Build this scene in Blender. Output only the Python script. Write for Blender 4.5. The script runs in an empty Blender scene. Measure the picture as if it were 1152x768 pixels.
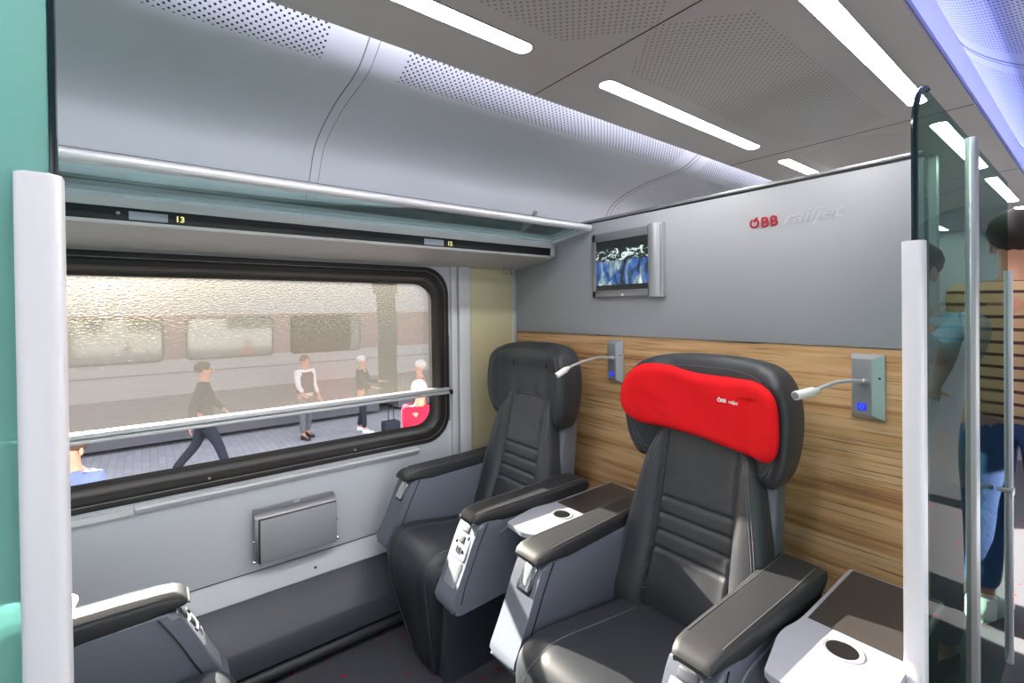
import bpy, bmesh, math, random
from mathutils import Vector, Matrix
random.seed(7)
PI=math.pi
S=.84          # survey units -> metres
ZO=.15         # survey z of the carpet is -.15
SC=bpy.context.scene; COL=SC.collection
def T(x,y=None,z=None):
    if y is None: x,y,z=x
    return Vector((x*S,y*S,(z+ZO)*S))

# ------------------------------------------------------------------ materials
MATS={}
def mat(name,col=(.5,.5,.5),rough=.5,metal=0.,spec=.5,**kw):
    m=bpy.data.materials.new(name); m.use_nodes=True
    nt=m.node_tree; b=nt.nodes['Principled BSDF']
    b.inputs['Base Color'].default_value=(*col,1); b.inputs['Roughness'].default_value=rough
    b.inputs['Metallic'].default_value=metal; b.inputs['Specular IOR Level'].default_value=spec
    for k,v in kw.items():
        k=k.replace('_',' ')
        b.inputs[k].default_value=(*v,1) if isinstance(v,tuple) else v
    MATS[name]=m
    return m
def srgb(r,g,b):
    f=lambda c:(c/255/12.92) if c/255<=.04045 else ((c/255+.055)/1.055)**2.4
    return (f(r),f(g),f(b))
def N(m,t,**kw):
    n=m.node_tree.nodes.new(t)
    for k,v in kw.items(): setattr(n,k,v)
    return n
def L(m,a,b): m.node_tree.links.new(a,b)
def math_n(m,op,a,b=None,c=None,clamp=False):
    n=N(m,'ShaderNodeMath',operation=op); n.use_clamp=clamp
    for i,v in enumerate((a,b,c)):
        if v is None: continue
        if isinstance(v,(int,float)): n.inputs[i].default_value=v
        else: L(m,v,n.inputs[i])
    return n.outputs[0]
def mixc(m,fac,a,b):
    n=N(m,'ShaderNodeMix',data_type='RGBA')
    if isinstance(fac,(int,float)): n.inputs[0].default_value=fac
    else: L(m,fac,n.inputs[0])
    for i,v in ((6,a),(7,b)):
        if isinstance(v,tuple): n.inputs[i].default_value=(*v,1)
        else: L(m,v,n.inputs[i])
    return n.outputs[2]
def bump(m,h,strength=.2,dist=.002):
    n=N(m,'ShaderNodeBump'); n.inputs['Strength'].default_value=strength; n.inputs['Distance'].default_value=dist
    L(m,h,n.inputs['Height']); L(m,n.outputs[0],m.node_tree.nodes['Principled BSDF'].inputs['Normal'])
def noise(m,scale,vec=None,detail=3,rough=.5,dist=0):
    n=N(m,'ShaderNodeTexNoise'); n.inputs['Scale'].default_value=scale; n.inputs['Detail'].default_value=detail
    n.inputs['Roughness'].default_value=rough; n.inputs['Distortion'].default_value=dist
    if vec is not None: L(m,vec,n.inputs['Vector'])
    return n.outputs['Fac']
def objco(m,scale=(1,1,1)):
    t=N(m,'ShaderNodeTexCoord'); mp=N(m,'ShaderNodeMapping'); mp.inputs['Scale'].default_value=scale
    L(m,t.outputs['Object'],mp.inputs['Vector']); return mp.outputs[0]
def ramp(m,fac,stops):
    n=N(m,'ShaderNodeValToRGB'); cr=n.color_ramp
    while len(cr.elements)<len(stops): cr.elements.new(.5)
    for e,(p,c) in zip(cr.elements,stops): e.position=p; e.color=(*c,1)
    L(m,fac,n.inputs[0]); return n.outputs[0]
def bsdf(m): return m.node_tree.nodes['Principled BSDF']

leather=mat('black_leather',srgb(52,55,60),.42,spec=.55)
bump(leather,noise(leather,220,objco(leather),3),.12,.0006)
leather2=mat('black_leather_matte',srgb(52,54,59),.46,spec=.7)
bump(leather2,noise(leather2,9,objco(leather2),2,.5,.6),.5,.01)
padl=mat('armrest_leather',srgb(44,45,48),.5,spec=.5)
bump(padl,noise(padl,260,objco(padl),3),.12,.0006)
plast=mat('seat_shell_plastic',srgb(112,117,130),.42,spec=.45)
bump(plast,noise(plast,500,objco(plast),2),.05,.0004)
dplast=mat('dark_base_plastic',srgb(66,70,80),.5)
silver=mat('silver_plastic',srgb(190,192,198),.28,metal=.55)
stitch=mat('grey_thread',srgb(105,106,110),.7)
blackp=mat('black_plastic',srgb(22,22,25),.35)
red=mat('red_headrest_fabric',srgb(232,26,34),.85,spec=.2)
bump(red,noise(red,5,objco(red),3,.5,.8),.55,.02)
white=mat('white_print',srgb(245,240,238),.6)
redp=mat('red_print',srgb(190,20,40),.5)
greyp=mat('pale_print',srgb(196,197,202),.4)
alum=mat('satin_aluminium',srgb(214,215,220),.32,metal=.35,spec=.5)
alumd=mat('brushed_aluminium',srgb(160,160,164),.35,metal=.8)
tvm=mat('television_casing',srgb(150,150,156),.35,metal=.6)
wallm=mat('painted_wall_panel',srgb(214,217,224),.4)
wallw=mat('white_panel',srgb(222,222,226),.35)
partm=mat('grey_partition_laminate',srgb(172,174,181),.42)
bump(partm,noise(partm,350,objco(partm),2),.06,.0003)
covem=mat('cove_panel',srgb(206,209,216),.5)
ceilm=mat('ceiling_panel',srgb(170,167,164),.5)
seamm=mat('joint_shadow_gap',srgb(60,60,62),.8)
jointm=mat('cove_joint',srgb(128,130,136),.7)
postw=mat('white_lacquered_post',srgb(236,236,242),.3)
rubber=mat('window_rubber',srgb(38,33,32),.45)
heatm=mat('dark_heater_cover',srgb(74,78,88),.38)
tabm=mat('table_silver',srgb(178,181,192),.38,spec=.5)
tabd=mat('table_dark_inlay',srgb(62,58,58),.35)
bluel=mat('blue_socket',srgb(10,40,230),.4,Emission_Color=srgb(20,60,255),Emission_Strength=.6)
glint=mat('polished_steel',srgb(225,225,225),.12,metal=1.)
rackw=mat('rack_white',srgb(205,203,202),.35)
rackg=mat('rack_underside',srgb(176,174,172),.42)

steel=mat('brushed_steel_sheet',srgb(236,228,192),.38,metal=.35)
bump(steel,noise(steel,60,objco(steel,(1,1,20)),2),.05,.0005)

# zebra wood
wood=mat('striped_wood',(.4,.3,.2),.42)
co=objco(wood,(1.1,1,1))
w1=N(wood,'ShaderNodeMapping'); L(wood,co,w1.inputs['Vector']); w1.inputs['Scale'].default_value=(.55,1,17)
w1.inputs['Rotation'].default_value=(0,math.radians(1.2),0)
n1=noise(wood,2.2,w1.outputs[0],3,.55,.35)
w2=N(wood,'ShaderNodeMapping'); L(wood,co,w2.inputs['Vector']); w2.inputs['Scale'].default_value=(.9,1,80)
n2=noise(wood,3.,w2.outputs[0],4,.6,.2)
w3=N(wood,'ShaderNodeMapping'); L(wood,co,w3.inputs['Vector']); w3.inputs['Scale'].default_value=(.35,1,7)
n3=noise(wood,2.5,w3.outputs[0],2,.5,.2)
c1=ramp(wood,n1,[(.30,srgb(170,120,80)),(.42,srgb(214,166,114)),(.55,srgb(230,188,138)),(.70,srgb(236,202,156))])
lines=ramp(wood,n2,[(.34,(.0,.0,.0)),(.43,(1,1,1))])
band=ramp(wood,n3,[(.35,(.25,.25,.25)),(.6,(1,1,1))])
inv=N(wood,'ShaderNodeInvert'); L(wood,lines,inv.inputs['Color'])
fac=math_n(wood,'MULTIPLY',inv.outputs[0],.9)
L(wood,mixc(wood,fac,c1,srgb(104,68,48)),bsdf(wood).inputs['Base Color'])

# carpet
carp=mat('dark_carpet',srgb(70,70,76),.95,spec=.1)
cc=objco(carp,(1,1,1))
vo=N(carp,'ShaderNodeTexVoronoi'); vo.inputs['Scale'].default_value=15.; vo.inputs['Randomness'].default_value=.3; L(carp,cc,vo.inputs['Vector'])
dot=math_n(carp,'LESS_THAN',vo.outputs['Distance'],.12)
nn=noise(carp,260,cc,2)
base=mixc(carp,nn,srgb(62,62,68),srgb(112,112,120))
dotn=math_n(carp,'MULTIPLY',dot,math_n(carp,'GREATER_THAN',noise(carp,180,cc,1),.4))
L(carp,mixc(carp,dotn,base,srgb(190,30,45)),bsdf(carp).inputs['Base Color'])
bump(carp,nn,.5,.003)

# perforated surfaces: holes in UV space
def perforated(name,col,pitch,rad,hole=(.01,.01,.012),region=None,rough=.5):
    m=mat(name,col,rough)
    t=N(m,'ShaderNodeUVMap'); sp=N(m,'ShaderNodeSeparateXYZ'); L(m,t.outputs[0],sp.inputs[0])
    def dots(ou,ov):
        u=math_n(m,'SUBTRACT',math_n(m,'FRACT',math_n(m,'ADD',math_n(m,'DIVIDE',sp.outputs[0],pitch),ou)),.5)
        v=math_n(m,'SUBTRACT',math_n(m,'FRACT',math_n(m,'ADD',math_n(m,'DIVIDE',sp.outputs[1],pitch),ov)),.5)
        d=math_n(m,'SQRT',math_n(m,'ADD',math_n(m,'MULTIPLY',u,u),math_n(m,'MULTIPLY',v,v)))
        return math_n(m,'LESS_THAN',d,rad/pitch)
    d=math_n(m,'MAXIMUM',dots(0,0),dots(.5,.5))
    if region: d=math_n(m,'MULTIPLY',d,region(m,sp))
    L(m,mixc(m,d,col,hole),bsdf(m).inputs['Base Color'])
    return m
covep=perforated('cove_perforated',srgb(206,209,218),.0225,.0038)
def ceil_region(m,sp):
    # octagonal fields of holes in the middle of each ceiling board, pointed towards the joints
    ax=math_n(m,'ABSOLUTE',math_n(m,'SUBTRACT',sp.outputs[0],1.60))
    yy=math_n(m,'SUBTRACT',math_n(m,'FRACT',math_n(m,'DIVIDE',math_n(m,'SUBTRACT',sp.outputs[1],1.15),1.47)),.5)
    ay=math_n(m,'ABSOLUTE',yy)
    a=math_n(m,'LESS_THAN',ax,.21)
    b=math_n(m,'LESS_THAN',math_n(m,'ADD',math_n(m,'MULTIPLY',ay,1.47),math_n(m,'MULTIPLY',ax,.75)),.74)
    return math_n(m,'MULTIPLY',a,b)
ceilp=perforated('ceiling_perforated',srgb(200,196,191),.024,.0038,hole=srgb(146,143,140),region=ceil_region)

# glass
def glass_mat(name,tint,gloss=.12,rough=.0,diffuse=0.,dcol=(.5,.7,.7)):
    m=bpy.data.materials.new(name); m.use_nodes=True; nt=m.node_tree; nt.nodes.clear()
    out=N(m,'ShaderNodeOutputMaterial'); tr=N(m,'ShaderNodeBsdfTransparent'); tr.inputs[0].default_value=(*tint,1)
    gl=N(m,'ShaderNodeBsdfGlossy'); gl.inputs['Roughness'].default_value=rough
    fr=N(m,'ShaderNodeLayerWeight'); fr.inputs['Blend'].default_value=gloss
    mx=N(m,'ShaderNodeMixShader'); L(m,fr.outputs['Fresnel'],mx.inputs[0]); 
    src=tr.outputs[0]
    if diffuse>0:
        df=N(m,'ShaderNodeBsdfDiffuse'); df.inputs[0].default_value=(*dcol,1)
        tl=N(m,'ShaderNodeBsdfTranslucent'); tl.inputs[0].default_value=(*dcol,1)
        m0=N(m,'ShaderNodeMixShader'); m0.inputs[0].default_value=.5; L(m,df.outputs[0],m0.inputs[1]); L(m,tl.outputs[0],m0.inputs[2])
        m1=N(m,'ShaderNodeMixShader'); m1.inputs[0].default_value=diffuse; L(m,tr.outputs[0],m1.inputs[1]); L(m,m0.outputs[0],m1.inputs[2]); src=m1.outputs[0]
    L(m,src,mx.inputs[1]); L(m,gl.outputs[0],mx.inputs[2]); L(m,mx.outputs[0],out.inputs[0])
    MATS[name]=m; return m
winglass=glass_mat('window_glass',(.93,.95,.94),.08)
greeng=glass_mat('green_glass',(.20,.36,.29),.10,.0,.05,srgb(60,110,90))
frostg=glass_mat('frosted_teal_glass',(.35,.6,.58),.10,.05,.80,srgb(165,222,216))
edgeg=mat('glass_edge',srgb(20,40,44),.15)
shelfg=glass_mat('shelf_glass',(.88,.99,.97),.06,.0,.18,srgb(210,240,236))
scr=mat('tv_picture',(.02,.02,.02),.15)
# roller blind
blind=bpy.data.materials.new('sheer_blind_fabric'); blind.use_nodes=True
nt=blind.node_tree; nt.nodes.clear(); out=N(blind,'ShaderNodeOutputMaterial')
tr=N(blind,'ShaderNodeBsdfTransparent'); tr.inputs[0].default_value=(.74,.71,.71,1)
tl=N(blind,'ShaderNodeBsdfTranslucent'); tl.inputs[0].default_value=(.125,.12,.115,1)
df=N(blind,'ShaderNodeBsdfDiffuse'); df.inputs[0].default_value=(.22,.22,.22,1)
rf=N(blind,'ShaderNodeBsdfRefraction'); rf.inputs['Roughness'].default_value=.27; rf.inputs['IOR'].default_value=1.9; rf.inputs[0].default_value=(1.,.84,.58,1)
bn=N(blind,'ShaderNodeBump'); bn.inputs['Strength'].default_value=.5; bn.inputs['Distance'].default_value=.004
L(blind,noise(blind,75,objco(blind,(1,1.,2.2)),3),bn.inputs['Height']); L(blind,bn.outputs[0],rf.inputs['Normal'])
a1=N(blind,'ShaderNodeMixShader'); a1.inputs[0].default_value=.5; L(blind,tl.outputs[0],a1.inputs[1]); L(blind,df.outputs[0],a1.inputs[2])
a2=N(blind,'ShaderNodeMixShader'); a2.inputs[0].default_value=.46; L(blind,a1.outputs[0],a2.inputs[1]); L(blind,rf.outputs[0],a2.inputs[2])
a3=N(blind,'ShaderNodeMixShader'); a3.inputs[0].default_value=.42; L(blind,tr.outputs[0],a3.inputs[1]); L(blind,a2.outputs[0],a3.inputs[2])
L(blind,a3.outputs[0],out.inputs[0])
# emitters
def emit(name,col,st):
    m=bpy.data.materials.new(name); m.use_nodes=True; nt=m.node_tree; nt.nodes.clear()
    o=N(m,'ShaderNodeOutputMaterial'); e=N(m,'ShaderNodeEmission'); e.inputs[0].default_value=(*col,1); e.inputs[1].default_value=st
    L(m,e.outputs[0],o.inputs[0]); return m
stripm=emit('lit_diffuser',(1,.97,.93),30.)
bluem=emit('blue_cove_light',(.0,.07,.9),8.)
palem=emit('pale_cove_light',(.90,.89,1.),24.)

# ------------------------------------------------------------------ mesh helpers
def setprops(o,label=None,cat=None,group=None,kind=None):
    if label: o['label']=label
    if cat: o['category']=cat
    if group: o['group']=group
    if kind: o['kind']=kind
    return o
def world_loc(o):
    v=Vector((0,0,0))
    while o is not None: v+=o.location; o=o.parent
    return v
def obj(name,bm,m,parent=None,base=None,smooth=True,raw=False,uv=None):
    """bm in survey units; becomes one mesh object in metres, local to its parent"""
    org=world_loc(parent) if parent is not None else (T(base) if base is not None else Vector((0,0,0)))
    if raw: org=Vector((0,0,0))
    else:
        for v in bm.verts: v.co=T(v.co)-org
    bmesh.ops.recalc_face_normals(bm,faces=bm.faces)
    me=bpy.data.meshes.new(name); bm.to_mesh(me); bm.free()
    for mm in (m if isinstance(m,(list,tuple)) else [m]): me.materials.append(mm)
    if smooth:
        me.polygons.foreach_set('use_smooth',[True]*len(me.polygons))
        try: me.set_sharp_from_angle(angle=math.radians(38))
        except Exception: pass
    o=bpy.data.objects.new(name,me); COL.objects.link(o)
    if parent is not None: o.parent=parent
    elif base is not None: o.location=org
    return o
def thing(name,base,label,cat,group=None,kind=None):
    o=bpy.data.objects.new(name,None); COL.objects.link(o); o.location=T(base); o.empty_display_size=.05
    return setprops(o,label,cat,group,kind)
def NB(): return bmesh.new()
def rbox(bm,x0,x1,y0,y1,z0,z1,bev=0.,seg=2,mi=0):
    vs=[bm.verts.new((x,y,z)) for x in(x0,x1) for y in(y0,y1) for z in(z0,z1)]
    F=[(0,1,3,2),(4,6,7,5),(0,4,5,1),(2,3,7,6),(0,2,6,4),(1,5,7,3)]
    fs=[bm.faces.new([vs[i] for i in f]) for f in F]
    for f in fs: f.material_index=mi
    if bev>0:
        es=list({e for f in fs for e in f.edges})
        r=bmesh.ops.bevel(bm,geom=es,offset=bev,segments=seg,profile=.5,affect='EDGES',clamp_overlap=True)
        for f in r['faces']: f.material_index=mi
    return fs
def box(name,m,parent,x0,x1,y0,y1,z0,z1,bev=0.,seg=2,base=None):
    bm=NB(); rbox(bm,x0,x1,y0,y1,z0,z1,bev,seg); return obj(name,bm,m,parent,base)
def prism(bm,prof,axis,a,b,bev=0.,seg=2,warp=None,mi=0):
    """prof: 2D polygon in the two other axes (order x,y,z without axis)"""
    def P(p,t):
        if axis=='x': return (t,p[0],p[1])
        if axis=='y': return (p[0],t,p[1])
        return (p[0],p[1],t)
    A=[bm.verts.new(P(p,a)) for p in prof]; B=[bm.verts.new(P(p,b)) for p in prof]
    n=len(prof); fs=[bm.faces.new(A),bm.faces.new(B[::-1])]
    for i in range(n): fs.append(bm.faces.new((A[i],B[i],B[(i+1)%n],A[(i+1)%n])))
    for f in fs: f.material_index=mi
    newv=set(A+B)
    if bev>0:
        es=list(set(fs[0].edges)|set(fs[1].edges))
        r=bmesh.ops.bevel(bm,geom=es,offset=bev,segments=seg,profile=.5,affect='EDGES',clamp_overlap=True)
        newv|=set(r['verts'])
    if warp:
        for v in newv:
            if v.is_valid: v.co=warp(v.co)
def smoothpoly(pts,n=6,closed=True):
    """Catmull-Rom through points"""
    out=[];N_=len(pts); rng=range(N_ if closed else N_-1)
    for i in rng:
        if closed: p=[Vector(pts[(i+k-1)%N_]) for k in range(4)]
        else: p=[Vector(pts[min(max(i+k-1,0),N_-1)]) for k in range(4)]
        for j in range(n):
            t=j/n; out.append(.5*((2*p[1])+(-p[0]+p[2])*t+(2*p[0]-5*p[1]+4*p[2]-p[3])*t*t+(-p[0]+3*p[1]-3*p[2]+p[3])*t**3))
    if not closed: out.append(Vector(pts[-1]))
    return out
def roundpoly(pts,r,n=5):
    out=[];k=len(pts)
    for i in range(k):
        a,b,c=Vector(pts[i-1]),Vector(pts[i]),Vector(pts[(i+1)%k])
        rr=r[i] if isinstance(r,(list,tuple)) else r
        if rr<=0: out.append(tuple(b)); continue
        d1=(a-b); d2=(c-b); l=min(rr,d1.length*.45,d2.length*.45)
        p,q=b+d1.normalized()*l,b+d2.normalized()*l
        for j in range(n+1):
            t=j/n; out.append(tuple((1-t)**2*p+2*t*(1-t)*b+t*t*q))
    return out
def loft(bm,rings,caps=True,closed=True,mi=0):
    R=[[bm.verts.new(p) for p in r] for r in rings]; n=len(R[0])
    for a,b in zip(R,R[1:]):
        for i in range(n if closed else n-1):
            f=bm.faces.new((a[i],a[(i+1)%n],b[(i+1)%n],b[i])); f.material_index=mi
    if caps and closed:
        bm.faces.new(R[0][::-1]).material_index=mi; bm.faces.new(R[-1]).material_index=mi
    return R
def tube(bm,pts,r,seg=8,smooth=0,closed=False,caps=True,mi=0):
    pts=[Vector(p) for p in pts]
    if smooth: pts=smoothpoly(pts,smooth,closed)
    n=len(pts); rings=[]; up=None
    for i,p in enumerate(pts):
        t=(pts[(i+1)%n if closed else min(i+1,n-1)]-pts[i-1 if (i>0 or closed) else 0])
        if t.length<1e-9: t=Vector((0,0,1))
        t.normalize()
        if up is None: up=t.orthogonal().normalized()
        up=(up-t*up.dot(t)); up=up.normalized() if up.length>1e-6 else t.orthogonal().normalized()
        s=t.cross(up); rr=r[min(i*len(r)//n,len(r)-1)] if isinstance(r,(list,tuple)) else r
        rings.append([p+(up*math.cos(2*PI*k/seg)+s*math.sin(2*PI*k/seg))*rr for k in range(seg)])
    if closed: rings.append(rings[0])
    loft(bm,rings,caps and not closed,mi=mi)
def cyl(bm,c,r,axis,l,seg=20,bev=0.,r2=None,mi=0):
    ax=Vector(axis).normalized(); u=ax.orthogonal().normalized(); w=ax.cross(u); c=Vector(c); r2=r if r2 is None else r2
    prof=[(0,r),(l,r2)] if not bev else [(0,r-bev),(bev*.3,r-bev*.3),(bev,r),(l-bev,r2),(l-bev*.3,r2-bev*.3),(l,r2-bev)]
    loft(bm,[[c+ax*h+(u*math.cos(2*PI*k/seg)+w*math.sin(2*PI*k/seg))*q for k in range(seg)] for h,q in prof],mi=mi)
def puff(bm,outline,cen,front,back,r,mapf,nr=26,edge=.82):
    """closed cushion body: outline 2D (star-shaped about cen); front/back depth functions of (a,b); r edge rounding depth"""
    def ring(s,side):
        out=[]
        for p in outline:
            a=cen[0]+(p[0]-cen[0])*s; b=cen[1]+(p[1]-cen[1])*s
            k=max(0,(s-edge)/(1-edge)); e=r*(1-math.sqrt(max(0,1-k*k)))
            d=front(a,b)+e if side==0 else back(a,b)-e
            out.append(mapf(a,b,d))
        return out
    ss=[.02+(edge-.02)*i/(nr-1) for i in range(nr)]+[edge+(1-edge)*math.sin(PI/2*k/7) for k in range(1,8)]
    rings=[ring(s,0) for s in ss]+[ring(s,1) for s in reversed(ss[-7:])]+[ring(s,1) for s in (edge,.5,.1)]
    loft(bm,rings)
def superell(cx,cz,hx,hz,e=3.,n=96):
    out=[]
    for i in range(n):
        t=2*PI*i/n; c,s=math.cos(t),math.sin(t)
        out.append((cx+hx*math.copysign(abs(c)**(2/e),c),cz+hz*math.copysign(abs(s)**(2/e),s)))
    return out
def text(name,body,size,m,loc,parent=None,rot=(PI/2,0,0),shear=0.,offset=0.,extrude=.0004,base=None,sx=1.):
    cu=bpy.data.curves.new(name,'FONT'); cu.body=body; cu.size=size*S; cu.shear=shear; cu.offset=offset; cu.extrude=extrude; cu.align_x='LEFT'
    tmp=bpy.data.objects.new('tmp',cu); COL.objects.link(tmp)
    dg=bpy.context.evaluated_depsgraph_get(); me=bpy.data.meshes.new_from_object(tmp.evaluated_get(dg)); me.name=name
    bpy.data.objects.remove(tmp); me.materials.clear(); me.materials.append(m)
    from mathutils import Euler
    R=Euler(rot).to_matrix().to_4x4()@Matrix.Diagonal((sx,1,1,1))
    me.transform(R)
    o=bpy.data.objects.new(name,me); COL.objects.link(o)
    if parent is not None: o.parent=parent; o.location=T(loc)-world_loc(parent)
    else: o.location=T(loc)
    return o

# ------------------------------------------------------------------ room shell
YA,YB=-2.2,7.0; XR=3.12
def struct(name,bm,m,**k):
    o=obj(name,bm,m,**k); o['kind']='structure'; return o
bm=NB(); rbox(bm,-.12,XR+.12,YA,YB,-.22,-.15); struct('floor',bm,carp)

def rrect(y0,y1,z0,z1,r,n=8):
    out=[]
    for cy,cz,a0 in ((y1-r,z1-r,0),(y0+r,z1-r,PI/2),(y0+r,z0+r,PI),(y1-r,z0+r,3*PI/2)):
        for k in range(n+1):
            a=a0+PI/2*k/n; out.append((cy+r*math.cos(a),cz+r*math.sin(a)))
    return out
def wall_with_holes(bm,x,y0,y1,z0,z1,holes,th,mi=0):
    """flat wall at x with rounded openings; th thickness towards -/+x"""
    for xx in (x,x+th):
        es=[]
        def lp(pts):
            vs=[bm.verts.new((xx,p[0],p[1])) for p in pts]
            es.extend(bm.edges.new((vs[i],vs[(i+1)%len(vs)])) for i in range(len(vs)))
        lp([(y0,z0),(y1,z0),(y1,z1),(y0,z1)])
        for h in holes: lp(h)
        bmesh.ops.triangle_fill(bm,edges=es,use_beauty=True)
    for h in holes+[[(y0,z0),(y1,z0),(y1,z1),(y0,z1)]]:
        loft(bm,[[(x,p[0],p[1]) for p in h],[(x+th,p[0],p[1]) for p in h]],caps=False)
WY0,WY1=-.66,1.385; WZ0,WZ1=.700,1.690
hole=rrect(WY0+.01,WY1-.01,WZ0+.01,WZ1-.01,.14)
hole2=rrect(2.75,4.75,WZ0,WZ1,.14)
hole3=rrect(-2.9+.95,-1.35,WZ0,WZ1,.12)
bm=NB(); wall_with_holes(bm,0.,YA,YB,-.15,2.02,[hole,hole2,hole3],-.10)
struct('wall_left',bm,wallm)
hr=[rrect(a,b,WZ0,WZ1,.14) for a,b in ((-1.5,-.2),(.4,2.4),(3.1,5.1))]
bm=NB(); wall_with_holes(bm,XR,YA,YB,-.15,2.02,hr,.10)
struct('wall_right',bm,wallm)
# white column panel beside the window, then recessed steel sheet up to the partition
bm=NB(); rbox(bm,0,.022,1.405,1.445,.55,1.72,.004); rbox(bm,.0,.030,1.455,1.535,.2,1.72,.012,3); o=struct('trim_1',bm,wallw)
bm=NB(); rbox(bm,.0,.006,1.545,1.875,.17,1.715); struct('trim_2',bm,steel)
bm=NB(); rbox(bm,.0,.02,1.868,1.895,.17,1.715,.003); struct('trim_3',bm,alum)
# lower wall lip, sloping out, and the joint above it
bm=NB(); prism(bm,[(0,.268),(.012,.26),(.055,.185),(.045,.172),(0,.172)],'y',YA,1.9); struct('trim_4',bm,wallm)
bm=NB(); rbox(bm,.0,.0025,YA,1.45,.268,.2715); struct('trim_5',bm,seamm)
bm=NB(); prism(bm,[(.0,.175),(.05,.178),(.197,.055),(.203,.045),(.195,-.06),(.13,-.075),(.13,-.15),(.0,-.15)],'y',YA,1.9); 
ht=obj('heating_duct',bm,heatm,base=(.1,.6,-.15)); setprops(ht,'long dark grey heating duct cover along the floor under the window','heater')
bm=NB(); tube(bm,[(.18,YA+.01,-.10),(.18,1.88,-.10)],.026,12); obj('kick_rail',bm,leather,ht)
bm=NB(); cyl(bm,(.042,.62,.218),.006,(1,0,.6),.004,10); o=obj('wall_screw',bm,blackp,base=(.042,.62,.218)); setprops(o,'tiny black screw in the pale sloping lip above the dark duct','screw')

# partition (grey laminate above striped wood)
PX1=2.045; PT=.05
bm=NB(); rbox(bm,.004,PX1,1.90,1.90+PT,-.15,1.305); struct('wall_partition_lower',bm,wood)
bm=NB(); rbox(bm,.004,PX1,1.893,1.90+PT,1.308,1.905,.002); struct('wall_partition_upper',bm,partm)
bm=NB(); rbox(bm,.30,PX1,1.895,1.948,1.905,1.912); struct('trim_6',bm,blackp)
bm=NB(); rbox(bm,.30,PX1,1.890,1.950,1.912,1.926,.004); struct('trim_9',bm,alumd)

# cove panels (left and mirrored right)
CP=[(-.02,1.70),(.06,1.86),(.17,1.97),(.235,2.06),(.33,2.165),(.56,2.235),(.80,2.262),(.90,2.300),(1.0,2.372),(1.07,2.45),(1.10,2.52)]
cps=smoothpoly(CP[0:],5,False)
def uvgrid(bm,rows,mi_f=None,uvf=None):
    uvl=bm.loops.layers.uv.verify()
    V=[[bm.verts.new(p) for p,_ in r] for r in rows]; U=[[u for _,u in r] for r in rows]
    for i in range(len(rows)-1):
        for j in range(len(rows[0])-1):
            idx=((i,j),(i,j+1),(i+1,j+1),(i+1,j)); f=bm.faces.new([V[a][b] for a,b in idx])
            for lp,(a,b) in zip(f.loops,idx): lp[uvl].uv=U[a][b]
            if mi_f: f.material_index=mi_f(i,j)
def cove(name,mir):
    ys=[];y=YA
    seams=[.585+k*1.93 for k in range(-2,4)]
    marks=sorted(set([YA,YB]+[v for s in seams for v in (s-.13,s+.13) if YA<v<YB]))
    arc=[0]
    for a,b in zip(cps,cps[1:]): arc.append(arc[-1]+(b-a).length)
    i0=min(range(len(cps)),key=lambda i:abs(cps[i][0]-.815))
    rows=[]
    for y in marks:
        rows.append([((3.12-p[0] if mir else p[0],y,p[1]),(y,arc[k]-arc[i0])) for k,p in enumerate(cps)])
    def mi(i,j):
        mid=(marks[i]+marks[i+1])/2
        return 1 if (j>=i0 and all(abs(mid-s)>.12 for s in seams)) else 0
    bm=NB(); uvgrid(bm,rows,mi); o=struct(name,bm,[covem,covep])
    bm=NB()
    for s in seams:
        if YA<s<YB:
            for d,r in ((-.012,.0022),(.025,.0012)):
                tube(bm,[(3.12-p[0] if mir else p[0],s+d,p[1]-.0005) for p in cps[3:]],r,5)
    o2=obj('joint',bm,jointm,o)
    bm=NB(); rbox(bm,(3.12-.214 if mir else .210),(3.12-.210 if mir else .214),YA,YB,2.020,2.024); obj('panel_edge',bm,jointm,o)
    return o
cove('ceiling_cove_left',False); cove('ceiling_cove_right',True)
# central ceiling board
CZ=2.25; CX0,CX1=1.067,2.06
LX=((1.262,1.322),(1.898,1.958))
LY=[(-1.62,-.53),(-.18,.945),(1.28,2.44),(2.75,3.90),(4.22,5.37),(5.69,6.84)]
bm=NB(); uvl=bm.loops.layers.uv.verify()
rbox(bm,CX0,CX1,YA,YB,CZ,CZ+.012,.0)
for f in bm.faces:
    for lp in f.loops: lp[uvl].uv=(lp.vert.co.x,lp.vert.co.y)
struct('ceiling_board',bm,ceilp)
bm=NB()
for y in (-.32,1.15,2.62,4.09,5.56):
    rbox(bm,CX0,CX1,y-.002,y+.002,CZ-.0012,CZ)
struct('trim_7',bm,seamm)
bm=NB(); rbox(bm,CX0-.004,CX0+.02,YA,YB,CZ+.012,CZ+.03); rbox(bm,CX1-.02,CX1+.004,YA,YB,CZ+.012,CZ+.03); struct('trim_8',bm,alumd)
# roof above
bm=NB(); rbox(bm,-.12,XR+.12,YA,YB,2.66,2.70); struct('ceiling_roof',bm,covem)
bm=NB(); rbox(bm,-.12,XR+.12,YA-.03,YA,-.15,2.7); struct('wall_near',bm,partm)
bm=NB(); rbox(bm,-.12,XR+.12,YB,YB+.03,-.15,2.7); struct('wall_far',bm,partm)
bm=NB(); rbox(bm,.004,1.83,3.30,3.36,-.15,2.24); struct('wall_bay_end',bm,partm)
bm=NB(); rbox(bm,2.55,XR,5.2,5.26,-.15,2.24); struct('wall_far_right',bm,partm)
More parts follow.
